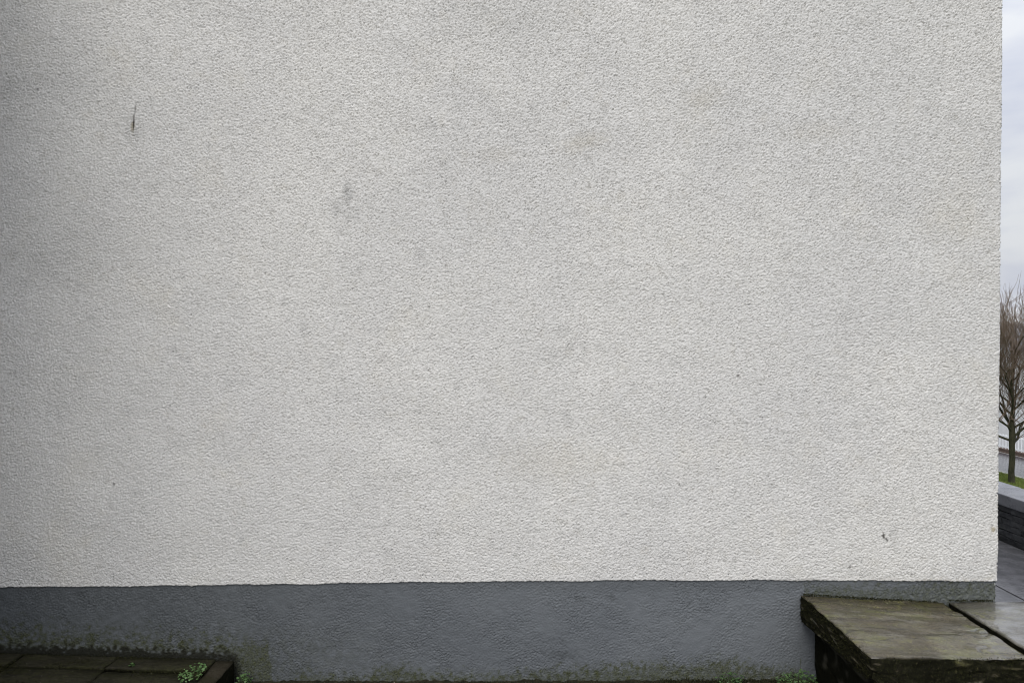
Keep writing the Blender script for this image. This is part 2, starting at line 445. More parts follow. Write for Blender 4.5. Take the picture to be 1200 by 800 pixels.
# faint rain streaks
streak = bandnoise((nr, nc), CELL, 0.03, 0.4, 1.0, 0.08, 42)
smudge += np.clip(streak - 0.9, 0, 2) * 0.10
smudge *= np.clip(0.75 + 0.35 * wob2, 0.1, 1.5)
stain = 0.32 * spot(682, 168, 22, 8, 0.9, 0.2) + 0.25 * spot(822, 118, 18, 9, 0.9) + 0.20 * spot(585, 182, 20, 8, 0.9)
stain += 0.65 * spot(1166, 621, 2.2, 2.6, 0.6) + 0.20 * spot(640, 540, 50, 20, 0.9) + 0.18 * spot(960, 155, 30, 10, 0.9) + 0.15 * spot(1110, 250, 30, 25, 0.9)
stain += np.clip(1 - (XC - u) / 0.012, 0, 1)[None, :] * np.clip(1.5 - (Zg - 0.43) / 0.7, 0, 1) * np.clip(0.3 + 0.4 * wob, 0, 0.7)
stain += (1 - sstep(0.0, 0.035, Zg - zb[None, :])) * sstep(1.4, 2.2, Xg) * np.clip(0.1 + 0.3 * wob, 0, 0.5)
stain = stain * 0.7 + stain0
stain += np.clip(bandnoise(shape, CELL, 0.08, 0.6, 1, 1, 43) - 1.1, 0, 2) * 0.05
stain += 0.55 * spot(1166, 621, 2.2, 2.6, 0.6)
def pad(a): return np.concatenate([a[:1], a], 0)
me = mesh_np('rendered_wall', P.reshape(-1, 3), grid_faces(nr + 1, nc))
attr(me, 'mark', pad(np.clip(mark, 0, 1))); attr(me, 'smudge', pad(np.clip(smudge, 0, 0.8))); attr(me, 'stain', pad(np.clip(stain, 0, 0.8)))
link('rendered_wall', me, M_RENDER, bld)

# plinth, softer roughcast under several coats of paint, 9 mm behind the render
PB = -0.10
PXC = XC - 0.003
up = np.arange(X_L, PXC + SIDE, CELL); nc2 = len(up)
nr2 = int((0.47 - PB) / CELL)
x, y, nx, ny = corner_grid(PXC, 0.006, up)
shape2 = (nr2, nc2)
h1 = 0.75 * bandnoise(shape2, CELL, 0.0075, 0.018, 0.88, 1.15, 5, 0.4) + 0.65 * bandnoise(shape2, CELL, 0.0075, 0.017, 0.84, 1.15, 15, -0.15)
h2 = bandnoise(shape2, CELL, 0.0065, 0.013, 0.95, 1.05, 7)
h3 = bandnoise(shape2, CELL, 0.06, 0.35, 1, 1, 6)
Zp = np.broadcast_to(np.linspace(PB, 0.47, nr2)[:, None], shape2)
Xp = np.broadcast_to(x[None, :], shape2)
soft = np.clip(0.85 + 0.25 * bandnoise(shape2, CELL, 0.2, 1.0, 1, 1, 8), 0.25, 1.3)
H2 = (0.0036 * np.tanh(np.minimum(h1 + 0.4, 0)) + 0.0005 * h1 + 0.0006 * h2) * soft + 0.0004 * h3
# trowel ridges and a worn lower-right corner
rough_r = sstep(1.55, 2.1, Xp)
H2 += rough_r * (0.0012 * bandnoise(shape2, CELL, 0.02, 0.08, 0.5, 1.2, 12) - 0.0015)
V = np.stack([x[None, :] + H2 * nx[None, :], y[None, :] + H2 * ny[None, :], Zp], -1)
me = mesh_np('plinth', V.reshape(-1, 3), grid_faces(nr2, nc2))
w1 = bandnoise(shape2, CELL, 0.03, 0.2, 1, 1, 51); w2 = bandnoise(shape2, CELL, 0.0065, 0.014, 1, 1, 52)
xpix = Xp * 800 / D + 600; ypix = 390 + (EYE - Zp) * 800 / D
# height (photo pixels) at which the green staining starts, along the wall
line = np.interp(xpix, [-100, 0, 60, 150, 270, 276, 312, 318, 335, 350, 400, 430, 450, 485, 500, 560, 640, 700, 780, 800, 835, 862, 880, 940, 945, 960, 1000, 1070, 1110, 1170],
                       [742, 742, 745, 752, 757, 756, 757, 806, 806, 792, 797, 794, 785, 786, 794, 796, 790, 786, 780, 783, 778, 776, 782, 790, 690, 690, 689, 691, 686, 684])
wid = np.where(xpix < 268, 16, 8)
moss = sstep(-wid, wid, ypix - line + np.where(xpix < 268, 7.0, 3.0) * w1 + 2.4 * w2)
moss = np.where(xpix > 942, moss * 0.75 * np.where(xpix < 962, 1 - sstep(700, 712, ypix), 1), moss)
moss *= np.clip(0.66 + 0.12 * w2 + 0.12 * w1, 0.25, 1)
moss = np.maximum(moss, 0.55 * sstep(720, 770, ypix) * np.clip(1.3 - np.abs(xpix) / 380, 0, 1) * np.clip(0.6 + 0.4 * w1, 0, 1))
dark_tone = np.interp(xpix, [-200, 0, 200, 340, 480, 700], [0.7, 0.65, 0.62, 0.40, 0.15, 0.0]) * np.clip(0.9 + 0.15 * w1, 0, 1)  # plinth tone, darker towards the left
dark_tone = np.maximum(dark_tone, sstep(700, 690, ypix) * 0.25)  # slightly darker along the top edge
dk = lambda xp, yp, rx, ry: np.clip(1.2 - np.sqrt(((xpix - xp) / rx) ** 2 + ((ypix - yp) / ry) ** 2) + 0.3 * w1, 0, 1)
dark_tone = np.maximum(dark_tone, 0.55 * np.maximum.reduce([dk(716, 702, 6, 4), dk(678, 702, 8, 4), dk(451, 695, 3, 3), dk(410, 695, 10, 3), dk(881, 721, 3, 2), dk(372, 762, 18, 8), dk(660, 770, 22, 7)]))
chp = sstep(1.2, 1.8, bandnoise(shape2, CELL, 0.015, 0.06, 1, 1, 53)) * np.clip(1 - np.abs(up - PXC) / 0.014, 0, 1)[None, :] * 0.9
chp = np.maximum(chp, 0.0 * sstep(1.9, 2.4, w1) * (1 - sstep(765, 757, ypix)) * (xpix < 140))
chp = np.maximum(chp, 0.15 * sstep(1.7, 2.6, w2) * sstep(1.5, 1.9, Xp))
seam_shade = np.where(xpix < 300, sstep(-14, -3, ypix - np.interp(xpix, [0, 60, 120, 275], [767, 768, 770, 776]) + 2.5 * w1), 0) * (1 - sstep(272, 282, xpix + 3 * w2))  # black band painting the dark seam above the left paving
attr(me, 'seam_shade', np.clip(seam_shade, 0, 1))
attr(me, 'moss', np.clip(moss, 0, 1)); attr(me, 'dark_tone', np.clip(dark_tone, 0, 1)); attr(me, 'chip', np.clip(chp, 0, 1))
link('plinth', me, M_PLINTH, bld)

# the rest of the building that the frame cuts off: upper wall, far-left wall, side wall, roof
H_B = 6.4
def quad_part(name, pts, m):
    me = mesh_np(name, np.array(pts), np.array([[0, 1, 2, 3]]), False)
    return link(name, me, m, bld)
quad_part('upper_wall', [(X_L, 0.001, Z_TOP), (XC, 0.001, Z_TOP), (XC, 0.001, H_B), (X_L, 0.001, H_B)], M_RENDER)
quad_part('left_wall', [(-9, 0.001, 0.40), (X_L, 0.001, 0.40), (X_L, 0.001, H_B), (-9, 0.001, H_B)], M_RENDER)
quad_part('left_plinth', [(-9, 0.006, PB), (X_L, 0.006, PB), (X_L, 0.006, 0.42), (-9, 0.006, 0.42)], M_PLINTH)
quad_part('side_wall', [(XC, SIDE - .02, 0.432), (XC, 11, 0.432), (XC, 11, H_B), (XC, SIDE - .02, H_B)], M_RENDER)
quad_part('side_wall', [(XC, 0.001, Z_TOP), (XC, SIDE - .02, Z_TOP), (XC, SIDE - .02, H_B), (XC, 0.001, H_B)], M_RENDER)
quad_part('side_plinth', [(PXC, SIDE - .02, PB), (PXC, 11, PB), (PXC, 11, 0.47), (PXC, SIDE - .02, 0.47)], M_PLINTH)
box('roof', -9.2, XC + 0.15, -0.15, 11.2, H_B, H_B + 0.18, M_SLATE, bld)

# added unseen bay beyond the left frame edge, shaped to darken the wall
BX, BY, BH = -2.50, -1.8, 3.9
quad_part('shade_bay_wall', [(BX, 0.0, PB), (BX, BY, PB), (BX, BY, BH), (BX, 0.0, BH)], M_SHADE_BAY)
quad_part('shade_bay_wall', [(BX, BY, PB), (-9, BY, PB), (-9, BY, BH), (BX, BY, BH)], M_SHADE_BAY)
box('roof', -9.2, BX + .06, BY - .06, -.005, BH, BH + 0.18, M_SLATE, bld)  # lid of the added shading bay

# ------------------------------------------------------------------ terrain: everything right of the house runs parallel to its side wall
GZ = -0.052
prof = [(-400, GZ), (3.9, GZ), (4.4, -0.25), (7, -1.35), (12, -2.95), (18, -4.60), (21.4, -5.22), (24.2, -5.30),
        (30.4, -5.80), (30.75, -5.84), (31.0, -8.2), (70, -8.6), (700, -8.6)]
ys = [-400, -60, -10, -3, 0, 4, 10, 20, 40, 80, 300, 700]
V = []; 
for yv in ys:
    for xv, zv in prof: V.append((xv, yv, zv))
me = mesh_np('ground', np.array(V), grid_faces(len(ys), len(prof)))
setp(link('ground', me, M_GROUND), kind='structure')

def sheet(name, p, y0, y1, m, up=0.004, n=24):
    V = []
    for k in range(n + 1):
        yv = y0 + (y1 - y0) * k / n
        for xv, zv in p: V.append((xv, yv, zv + up))
    me = mesh_np(name, np.array(V), grid_faces(n + 1, len(p)))
    return setp(link(name, me, m), kind='structure')
def zprof(xv): return float(np.interp(xv, [a for a, _ in prof], [b for _, b in prof]))
sheet('grass_bank', [(a, zprof(a)) for a in (4.06, 4.4, 7, 9.5, 12, 15, 18, 21.4, 24.05)], -40, 120, M_BANK)
sheet('road', [(24.2, zprof(24.2)), (27.2, zprof(27.2) + .02), (30.2, zprof(30.2))], -60, 200, M_ROAD, 0.006)
sheet('yard', [(31.05, zprof(31.05)), (39, zprof(39)), (39.9, zprof(39.9))], 20, 90, M_YARD, 0.006)
kerb = sheet('road_kerb', [(24.05, zprof(24.05) - .02), (24.05, zprof(24.05) + .07), (24.2, zprof(24.2) + .07), (24.2, zprof(24.2) - .02)], -60, 200, M_KERBC, 0.0)

# grass blades on the verge and the top of the bank
def blades(n, x0, x1, y0, y1, h0, h1, seed):
    r = np.random.default_rng(seed)
    bx = r.uniform(x0, x1, n); by = r.uniform(y0, y1, n)
    bz = np.interp(bx, [a for a, _ in prof], [b for _, b in prof])
    h = r.uniform(h0, h1, n); a = r.uniform(0, 6.28, n); w = r.uniform(.006, .014, n) * (h / 0.1) ** .5
    ln = r.uniform(0, .5, n) * h; la = r.uniform(0, 6.28, n)
    A = np.stack([bx - w * np.cos(a), by - w * np.sin(a), bz], -1)
    B = np.stack([bx + w * np.cos(a), by + w * np.sin(a), bz], -1)
    T = np.stack([bx + ln * np.cos(la), by + ln * np.sin(la), bz + h], -1)
    return np.stack([A, B, T], 1).reshape(-1, 3)
V = np.concatenate([blades(36000, 20.5, 24.04, 24, 32, .05, .14, 1), blades(9000, 4.1, 7, 0.0, 7, .05, .14, 2), blades(9000, 7, 20, 4, 26, .08, .2, 3)])
me = mesh_np('grass', V, np.arange(len(V)).reshape(-1, 3), False)
setp(link('grass', me, M_GRASS), kind='stuff')

# ------------------------------------------------------------------ wet flagged path along the side of the house
path = empty('path', (3.0, 2.0, 0)); setp(path, kind='structure')
path.location = (0, 0, 0)
box('path_bed', 2.05, 3.80, -4.2, 9.0, GZ - .02, GZ + .012, M_JOINT, path)
rr = random.Random(3)
PZ = 0.0
def flag(x0, x1, y0, y1, z, th, m, parent, name='paving_slab', bev=.002):
    bm = bmesh.new()
    tl = [rr.uniform(-.0025, .0025) for _ in range(4)]
    q = [(x0, y0), (x1, y0), (x1, y1), (x0, y1)]
    bot = [bm.verts.new((a, b, z - th)) for a, b in q]
    top = [bm.verts.new((a, b, z + t)) for (a, b), t in zip(q, tl)]
    bm.faces.new(bot[::-1]); bm.faces.new(top)
    for i in range(4): bm.faces.new((bot[i], bot[(i+1) % 4], top[(i+1) % 4], top[i]))
    return link(name, bm_mesh(bm, name, bev), m, parent)
edges_ = [-3.6, -2.7, -1.8, -.9, 0.02, .84, 2.06, 2.9, 3.7, 4.55, 5.4, 6.2, 7.1, 8.0]
rows = list(zip(edges_, edges_[1:]))
for a, b in rows:
    for x0, x1 in ((2.30, 3.068), (3.074, 3.765)):
        if x0 < 2.9 and a < 0.05:
            if b < 0.05: continue
        xs = x0
        flag(xs, x1, a + .004, b - .003, PZ, .03, M_PATH, path)

# ------------------------------------------------------------------ low wall of thin dark stones with coping, along the path
lw = empty('low_wall', (3.9, 2, 0)); lw.location = (0, 0, 0)
setp(lw, 'low dark stone wall with flat grey wet coping beside the path', 'wall')
WX0, WX1 = 3.785, 4.045
WTOP = 0.364
box('wall_core', WX0 + .02, WX1 - .01, -3.4, 8.6, GZ, WTOP - .085, M_MORTAR, lw)
stone_meshes = []
for k in range(6):
    bm = bmesh.new()
    L = .20 + .025 * k
    box_bm(bm, 0, .045, 0, L, 0, .042, .004, rr)
    bmesh.ops.subdivide_edges(bm, edges=[e for e in bm.edges if e.calc_length() > .1], cuts=3)
    for vv in bm.verts:
        vv.co.x += rr.uniform(-.005, .003); vv.co.z += rr.uniform(-.003, .003)
    stone_meshes.append((L, bm_mesh(bm, 'stone', .0)))
    stone_meshes[-1][1].materials.append(M_DARKSTONE)
cz = 0.0
for row in range(6):
    yy = -3.3 - rr.uniform(0, .2)
    while yy < 8.3:
        L, me = stone_meshes[rr.randrange(6)]
        o = link('stone', me, None, lw, (WX0 - .008 + rr.uniform(-.006, .008), yy, cz))
        yy += L + .008
    cz += .0465
yy = -3.45
cuts = [-3.45, -2.6, -1.7, -0.75, 0.2, 1.15, 2.22, 3.1, 4.0, 4.9, 5.8, 6.7, 7.6, 8.6]
for a, b in zip(cuts, cuts[1:]):
    bm = bmesh.new()
    box_bm(bm, WX0 - .03, WX1 + .02, a + .004, b - .004, WTOP - .085, WTOP, .003, rr)
    link('coping_stone', bm_mesh(bm, 'coping_stone', .008, 2), M_COPING, lw)

# ------------------------------------------------------------------ stone slabs by the corner
def rough_slab(name, size, cell, loc, m, seed, tilt=(0, 0), edge=.018, strata=26, crackf=True, parent=None, topamp=.003, taper=0.0, under=0.0, sideshade=0.0):
    V, F, N = box_grid(size, cell)
    h = np.array(size) / 2
    mossShadeA = np.zeros(len(V)); crackA = np.zeros(len(V))
    for i in range(len(V)):
        p = V[i].copy(); n = N[i]
        top = p[2] > h[2] - 1e-5
        sx = h[0] - abs(p[0]); sy = h[1] - abs(p[1])
        e = min(sx, sy)
        side = abs(n[0]) + abs(n[1]) > 0.1
        d = np.zeros(3)
        if top:
            z = topamp * fbm(p, (4, 10, 1), 4, seed)
            if crackf:
                c1 = abs(n3(p, (2.2, 13, 1), seed + 5) + .35 * n3(p, (9, 22, 1), seed + 9))
                msk = n3(p, (5, 6, 1), seed + 17)
                c = max(0, 1 - c1 / .055) * max(0, min(1, msk * 4 + .35))
                crackA[i] = c
                z -= .0045 * c
                # cleft steps
                z += .003 * math.tanh(8 * n3(p, (1.5, 8, 1), seed + 3))
            z -= .0035 * math.exp(-(e / .006) ** 2) * (1 + n3(p, (30, 30, 30), seed))
            d[2] += z
            back = max(0, 1 - (h[1] - p[1]) / .09) * max(0, min(1, .75 + 1.2 * n3(p, (6, 14, 1), seed + 12)))
            mossShadeA[i] = max(max(0, 1 - e / .012) * max(0, .4 + n3(p, (14, 14, 1), seed + 2)) * .8, .8 * back)
        if side:
            zz = p[2] + .02 * n3(p, (5, 5, 5), seed + 4)
            lay = mnoise.noise(Vector((p[0] * 9 + seed, p[1] * 9, zz * strata)))
            lay2 = mnoise.noise(Vector((p[0] * 20 + seed, p[1] * 20 + 3, zz * strata * 2.6)))
            depth_ = 1 if not top else .12
            amt = edge * (lay * .9 + lay2 * .75 + .6 * fbm(p, (18, 18, 26), 4, seed)) * depth_
            amt *= 1 if top else min(1.0, .25 + (h[2] - p[2]) / .03)
            amt -= edge * .5 * max(0, -p[2] / (2 * h[2]) + .1)     # undercut towards the bottom
            amt = min(amt, .0012)
            d += n * np.array((1, 1, 0)) * amt
            if not top:
                d[2] += edge * .35 * n3(p, (24, 24, 36), seed + 8) + under * max(0, .5 - p[2] / size[2]) * min(1, max(0, 1.1 - (p[0] / size[0] + .5) / .16)) * (.45 + .55 * (.5 - p[1] / size[1]))
                mossShadeA[i] = max(sideshade, min(1, 1.2 - max(0, lay2 - .3) * 3.0 + .3 * n3(p, (16, 16, 40), seed + 6)))  # mossy sides; the minimum paints the gap's shade into the face
        V[i] = p + d
    b_ = (N[:, 2] < -.9)
    V[b_, 2] += under * np.clip(1.1 - (V[b_, 0] / size[0] + .5) / .16, 0, 1) * (.45 + .55 * (.5 - V[b_, 1] / size[1]))
    V[:, 1] += taper * (V[:, 0] / size[0] + .5) * np.clip(.5 - V[:, 1] / size[1], 0, 1)
    V[:, 2] += V[:, 0] * tilt[0] + V[:, 1] * tilt[1]
    me = mesh_np(name, V, F)
    attr(me, 'moss', mossShadeA); attr(me, 'crack', crackA)
    return link(name, me, m, parent, loc)

# the first slab: x 1.357..1.965, y -0.64..0, top 0.372 falling to 0.336
TH = .165
s1 = rough_slab('stone_slab', (.672, .632, TH), .0056, (1.693, -.322, .352 - TH / 2), M_SLAB, 3.1, (-.060, .0), edge=.010, taper=.085, under=.085)
setp(s1, 'brown wet stone slab with cracked top and mossy rough edges, left of the dark gap', 'slab', 'stone slabs at the corner of the wall')
s2 = rough_slab('stone_slab', (.72, .640, .12), .009, (2.416, -.324, .336 - .06), M_SLAB2, 11.7, (.0, .0), edge=.006, topamp=.002, sideshade=1.0)  # sides blackened, the gap's shade is in their colour
setp(s2, 'wet shiny grey stone slab past the corner, right of the dark gap', 'slab', 'stone slabs at the corner of the wall')
p1 = rough_slab('stone_block', (.60, .14, .250), .010, (1.672, -.566, GZ - .005 + .125), M_PIER, 21.3, edge=.010, strata=16, crackf=False, taper=.085)
setp(p1, 'dark mossy stone block holding up the front of the brown slab', 'stone block')
p2 = rough_slab('stone_block', (.56, .46, .262), .010, (1.702, -.245, GZ - .005 + .131), M_PIER, 27.9, edge=.016, strata=10, crackf=False)
setp(p2, 'dark recessed stone block under the brown slab, against the plinth', 'stone block')
p3 = rough_slab('stone_block', (.64, .56, .25), .014, (2.425, -.31, GZ - .005 + .125), M_PIER, 33.9, edge=.008, strata=10, crackf=False)
setp(p3, 'dark stone block carrying the wet grey slab past the corner', 'stone block')

# ------------------------------------------------------------------ raised mossy paving at the left foot of the wall
rp = empty('raised_paving'); setp(rp, kind='structure')
def lz(xv): return float(np.interp(xv, [-3.2, -2.4, -1.30], [.112, .100, .068]))
box('paving_bed', -2.495, -1.33, -1.4, -.05, GZ - .05, .045, M_SOIL, rp)
xs = [-2.49, -2.285, -1.845, -1.388]
for i, (a, b) in enumerate(zip(xs, xs[1:])):
    c = (a + b) / 2
    tl = (lz(b) - lz(a)) / (b - a)
    rough_slab('paving_slab', (b - a - .006, .112, .045), .011, (c, -.074, lz(c) - .0225), M_FLAG, 40 + i, (tl, 0), .006, 20, True, rp)
    rough_slab('paving_slab', (b - a - .008, .50, .045), .014, (c + rr.uniform(-.01, .01), -.388, lz(c) - .0255), M_FLAG, 60 + i, (tl, .0), .006, 20, True, rp)
    rough_slab('paving_slab', (b - a - .008, .60, .045), .03, (c, -.95, lz(c) - .0255), M_FLAG, 80 + i, (tl, .0), .006, 20, False, rp)
rough_slab('kerb_stone', (.082, .62, .135), .009, (-1.342, -.336, lz(-1.342) - .0675 + .002), M_KERB, 91, (-.03, 0), .006, 14, False, rp)
rough_slab('kerb_stone', (.082, .60, .135), .015, (-1.342, -.955, lz(-1.342) - .0675 + .002), M_KERB, 95, (-.03, 0), .006, 14, False, rp)

# lumpy soil at the foot of the wall between the paving and the slabs
nxs, nys = 260, 40
gx = np.linspace(-1.31, 1.46, nxs); gy = np.linspace(-.55, .02, nys)
hz = bandnoise((nys, nxs), .0108, .03, .15, 1, 1, 71) * .006 + bandnoise((nys, nxs), .0108, .2, .8, 1, 1, 72) * .006
GX, GY = np.meshgrid(gx, gy)
hz = np.maximum(hz * .5, -.002) + GZ + .005 + .008 * np.exp(-((GY - 0.02) / .06) ** 2) * (0.5 + 0.5 * sstep(.2, 1.1, GX))
hz = np.where((GX < -1.30) | (GX > 1.44), GZ - .01, hz)
me = mesh_np('soil', np.stack([GX, GY, hz], -1).reshape(-1, 3), grid_faces(nys, nxs))
setp(link('soil', me, M_SOIL), kind='structure')

# moss cushions: tiny tufts along the foot of the plinth, in the paving joints and on the slab edges
def tufts(pts, n, spread, h, seed):
    r = np.random.default_rng(seed)
    P = np.array(pts)[r.integers(0, len(pts), n)]
    P = P + r.normal(0, 1, (n, 3)) * np.array(spread)
    a = r.uniform(0, 6.28, n); w = r.uniform(.0012, .003, n)
    hh = r.uniform(.4, 1, n) * h; la = r.uniform(0, 6.28, n); ln = hh * r.uniform(.1, .7, n)
    A = P + np.stack([w * np.cos(a), w * np.sin(a), 0 * a], -1)
    B = P - np.stack([w * np.cos(a), w * np.sin(a), 0 * a], -1)
    T = P + np.stack([ln * np.cos(la), ln * np.sin(la), hh], -1)
    return np.stack([A, B, T], 1).reshape(-1, 3)
pts = []
for xv in np.arange(-.25, 1.40, .004):
    pts.append((xv, -.012, GZ + .002 + (.012 if .7 < xv < 1.3 else 0)))
tv = [tufts(pts, 3500, (.01, .012, .003), .011, 5)]
tv.append(tufts([(xv, -.133 + .006 * math.sin(xv * 9), lz(xv) - .004) for xv in np.arange(-2.8, -1.39, .005)], 900, (.01, .006, .001), .005, 6))
for xj in xs[1:-1]:
    tv.append(tufts([(xj, yv, lz(xj) - .004) for yv in np.arange(-.6, -.14, .01)], 100, (.008, .01, .001), .005, 7))
rq = np.random.default_rng(77)
cl_ = [(rq.uniform(-2.48, -1.40), rq.uniform(-.45, -.03)) for _ in range(40)]
tv.append(tufts([(a_, b_, lz(a_) - .0015) for a_, b_ in cl_], 8000, (.035, .022, .0006), .005, 17))
ed_ = [(1.357, yv, .366 - .004 * k) for yv in np.arange(-.62, -.02, .006) for k in range(0, 22, 3)] + [(xv, -.636 + .126 * (xv - 1.357), .366 - .06 * (xv - 1.357) - .004 * k) for xv in np.arange(1.37, 2.02, .006) for k in range(0, 30, 3)]
tv.append(tufts(ed_, 5200, (.004, .004, .004), .005, 19))
tv.append(tufts([(xv, -.026, lz(xv) - .002) for xv in np.arange(-2.48, -1.39, .005)], 1500, (.01, .006, .001), .006, 18))
tv.append(tufts([(xv, -.008, (.372 - .06 * (xv - 1.358) + .000)) for xv in np.arange(1.37, 2.0, .004)], 1100, (.006, .006, .001), .006, 8))
tv.append(tufts([(xv, -.008, .342) for xv in np.arange(2.07, 2.26, .004)], 300, (.006, .006, .001), .006, 9))
V = np.concatenate(tv)
me = mesh_np('moss', V, np.arange(len(V)).reshape(-1, 3), False)
setp(link('moss', me, M_MOSS), kind='stuff')

# scattered grit and flakes
def pebbles(n, fx, fy, fz, s0, s1, seed):
    r = np.random.default_rng(seed); Vs = []; Fs = []
    base = np.array([(1,0,0),(-1,0,0),(0,1,0),(0,-1,0),(0,0,.6),(0,0,-.4)], float)
    fc = np.array([(0,2,4),(2,1,4),(1,3,4),(3,0,4),(2,0,5),(1,2,5),(3,1,5),(0,3,5)])
    for k in range(n):
        xv = r.uniform(*fx); yv = r.uniform(*fy)
        s = r.uniform(s0, s1); b = base * r.uniform(.5, 1.3, (6, 1)) * s
        a = r.uniform(0, 6.28); c_, s_ = math.cos(a), math.sin(a)
        b = np.stack([b[:,0]*c_ - b[:,1]*s_, b[:,0]*s_ + b[:,1]*c_, b[:,2]], -1)
        Fs.append(fc + 6 * k); Vs.append(b + (xv, yv, fz(xv) + s * .2))
    return np.concatenate(Vs), np.concatenate(Fs)
V1, F1 = pebbles(80, (-2.7, -1.39), (-.42, -.035), lambda q: lz(q) + .001, .0008, .0028, 3)
V2, F2 = pebbles(90, (-1.25, 1.38), (-.3, -.01), lambda q: GZ + .012, .002, .006, 4)
V3, F3 = pebbles(26, (1.4, 1.93), (-.6, -.02), lambda q: .372 - .06 * (q - 1.358) + .002, .001, .003, 5)
V = np.concatenate([V1, V2, V3]); F = np.concatenate([F1, F2 + len(V1), F3 + len(V1) + len(V2)])
setp(link('grit', mesh_np('grit', V, F, False), M_CHIP), kind='stuff')

# ------------------------------------------------------------------ small weeds
def weed(label, base, n, spread, height, leaf, seed, group='small green weeds at the foot of the wall'):
    r = random.Random(seed)
    root = empty('weed', base)
    setp(root, label, 'weed', group)
    sb = bmesh.new(); lb = bmesh.new()
    for k in range(n):
        a = r.uniform(0, 6.283); rad = math.sqrt(r.random())
        b0 = Vector((spread[0] * rad * math.cos(a) * .6, spread[1] * rad * math.sin(a) * .6, 0))
        tip = Vector((spread[0] * rad * math.cos(a), spread[1] * rad * math.sin(a), height * r.uniform(.35, 1) * (1.15 - .5 * rad)))
        sd = Vector((.0008, 0, 0))
        v_ = [sb.verts.new(b0 - sd), sb.verts.new(b0 + sd), sb.verts.new(tip)]
        sb.faces.new(v_)
        # a round-ended leaf, cupped along its midrib
        L = leaf * r.uniform(.6, 1.25); wd = L * r.uniform(.35, .5)
        ya = r.uniform(0, 6.283); pit = r.uniform(-.2, .75)
        d = Vector((math.cos(ya) * math.cos(pit), math.sin(ya) * math.cos(pit), math.sin(pit)))
        s = d.cross(Vector((0, 0, 1))).normalized(); up = s.cross(d)
        mid = [tip - d * L * .4, tip - d * L * .05, tip + d * L * .35, tip + d * L * .6 - up * L * .12]
        m_ = [lb.verts.new(q) for q in mid]
        l_ = [lb.verts.new(mid[i] + s * wd * f + up * L * .1) for i, f in ((1, 1.0), (2, .85))]
        r_ = [lb.verts.new(mid[i] - s * wd * f + up * L * .1) for i, f in ((1, 1.0), (2, .85))]
        lb.faces.new((m_[0], m_[1], l_[0])); lb.faces.new((m_[0], r_[0], m_[1]))
        lb.faces.new((m_[1], m_[2], l_[1], l_[0])); lb.faces.new((m_[1], r_[0], r_[1], m_[2]))
        lb.faces.new((m_[2], m_[3], l_[1])); lb.faces.new((m_[2], r_[1], m_[3]))
    me = bpy.data.meshes.new('stem'); sb.to_mesh(me); sb.free()
    setp(link('stem', me, M_STEM, root), kind='stuff')
    me = bpy.data.meshes.new('leaf'); lb.to_mesh(me); lb.free()
    for p in me.polygons: p.use_smooth = True
    setp(link('leaf', me, M_LEAF, root), kind='stuff')
    return root
weed('bright green leafy weed clump on the mossy paving beside the kerb stone', (-1.425, -.175, lz(-1.42) - .002), 120, (.05, .085), .038, .013, 1)
weed('single tiny sprout alone on the dark mossy paving', (-1.735, -.105, lz(-1.73)), 6, (.011, .011), .014, .018, 2)
weed('weed rooted below the kerb end, beside the mossy plinth patch', (-1.245, -.055, GZ), 60, (.035, .045), .085, .013, 3)
weed('small weed clump on the soil under the grey plinth, further from the slab', (1.015, -.04, GZ + .008), 80, (.07, .04), .060, .012, 4)
weed('wide low weed clump growing against the left foot of the brown slab', (1.335, -.05, GZ + .008), 170, (.105, .05), .075, .012, 5)

# ------------------------------------------------------------------ far side of the road: dwarf brick wall, white railing, pale house
fz0 = zprof(30.4)
DW = 0.20
dwarf = empty('roadside_wall'); setp(dwarf, 'low red brown brick wall under the white railing across the road', 'wall')
box('wall_core', 30.40, 30.62, 10, 62, fz0 - .1, fz0 + DW - .01, M_BRICK, dwarf)
bm = bmesh.new()
for row in range(3):
    yy = 28 + (.11 if row % 2 else 0)
    while yy < 46:
        box_bm(bm, 30.386, 30.41, yy, yy + .212, fz0 + .005 + row * .073, fz0 + .068 + row * .073, .002, rr); yy += .224
setp(link('brick', bm_mesh(bm, 'brick'), M_BRICK, dwarf), kind='stuff')
box('wall_coping', 30.37, 30.65, 10, 62, fz0 + DW - .01, fz0 + DW + .05, M_BRICK, dwarf)
rail = empty('railing'); setp(rail, 'white upright metal railing on top of the brick wall across the road', 'railing')
rz = fz0 + DW + .05
pm = bmesh.new()
bmesh.ops.create_cone(pm, cap_ends=True, segments=8, radius1=.036, radius2=.036, depth=.86)
bmesh.ops.translate(pm, verts=pm.verts, vec=(0, 0, .43))
pm_me = bm_mesh(pm, 'picket'); pm_me.materials.append(M_WHITE)
for k in range(75):
    link('picket', pm_me, None, rail, (30.5, 29 + k * .26, rz))
for zz in (.08, .76):
    box('rail', 30.475, 30.525, 12, 60, rz + zz, rz + zz + .05, M_WHITE, rail)
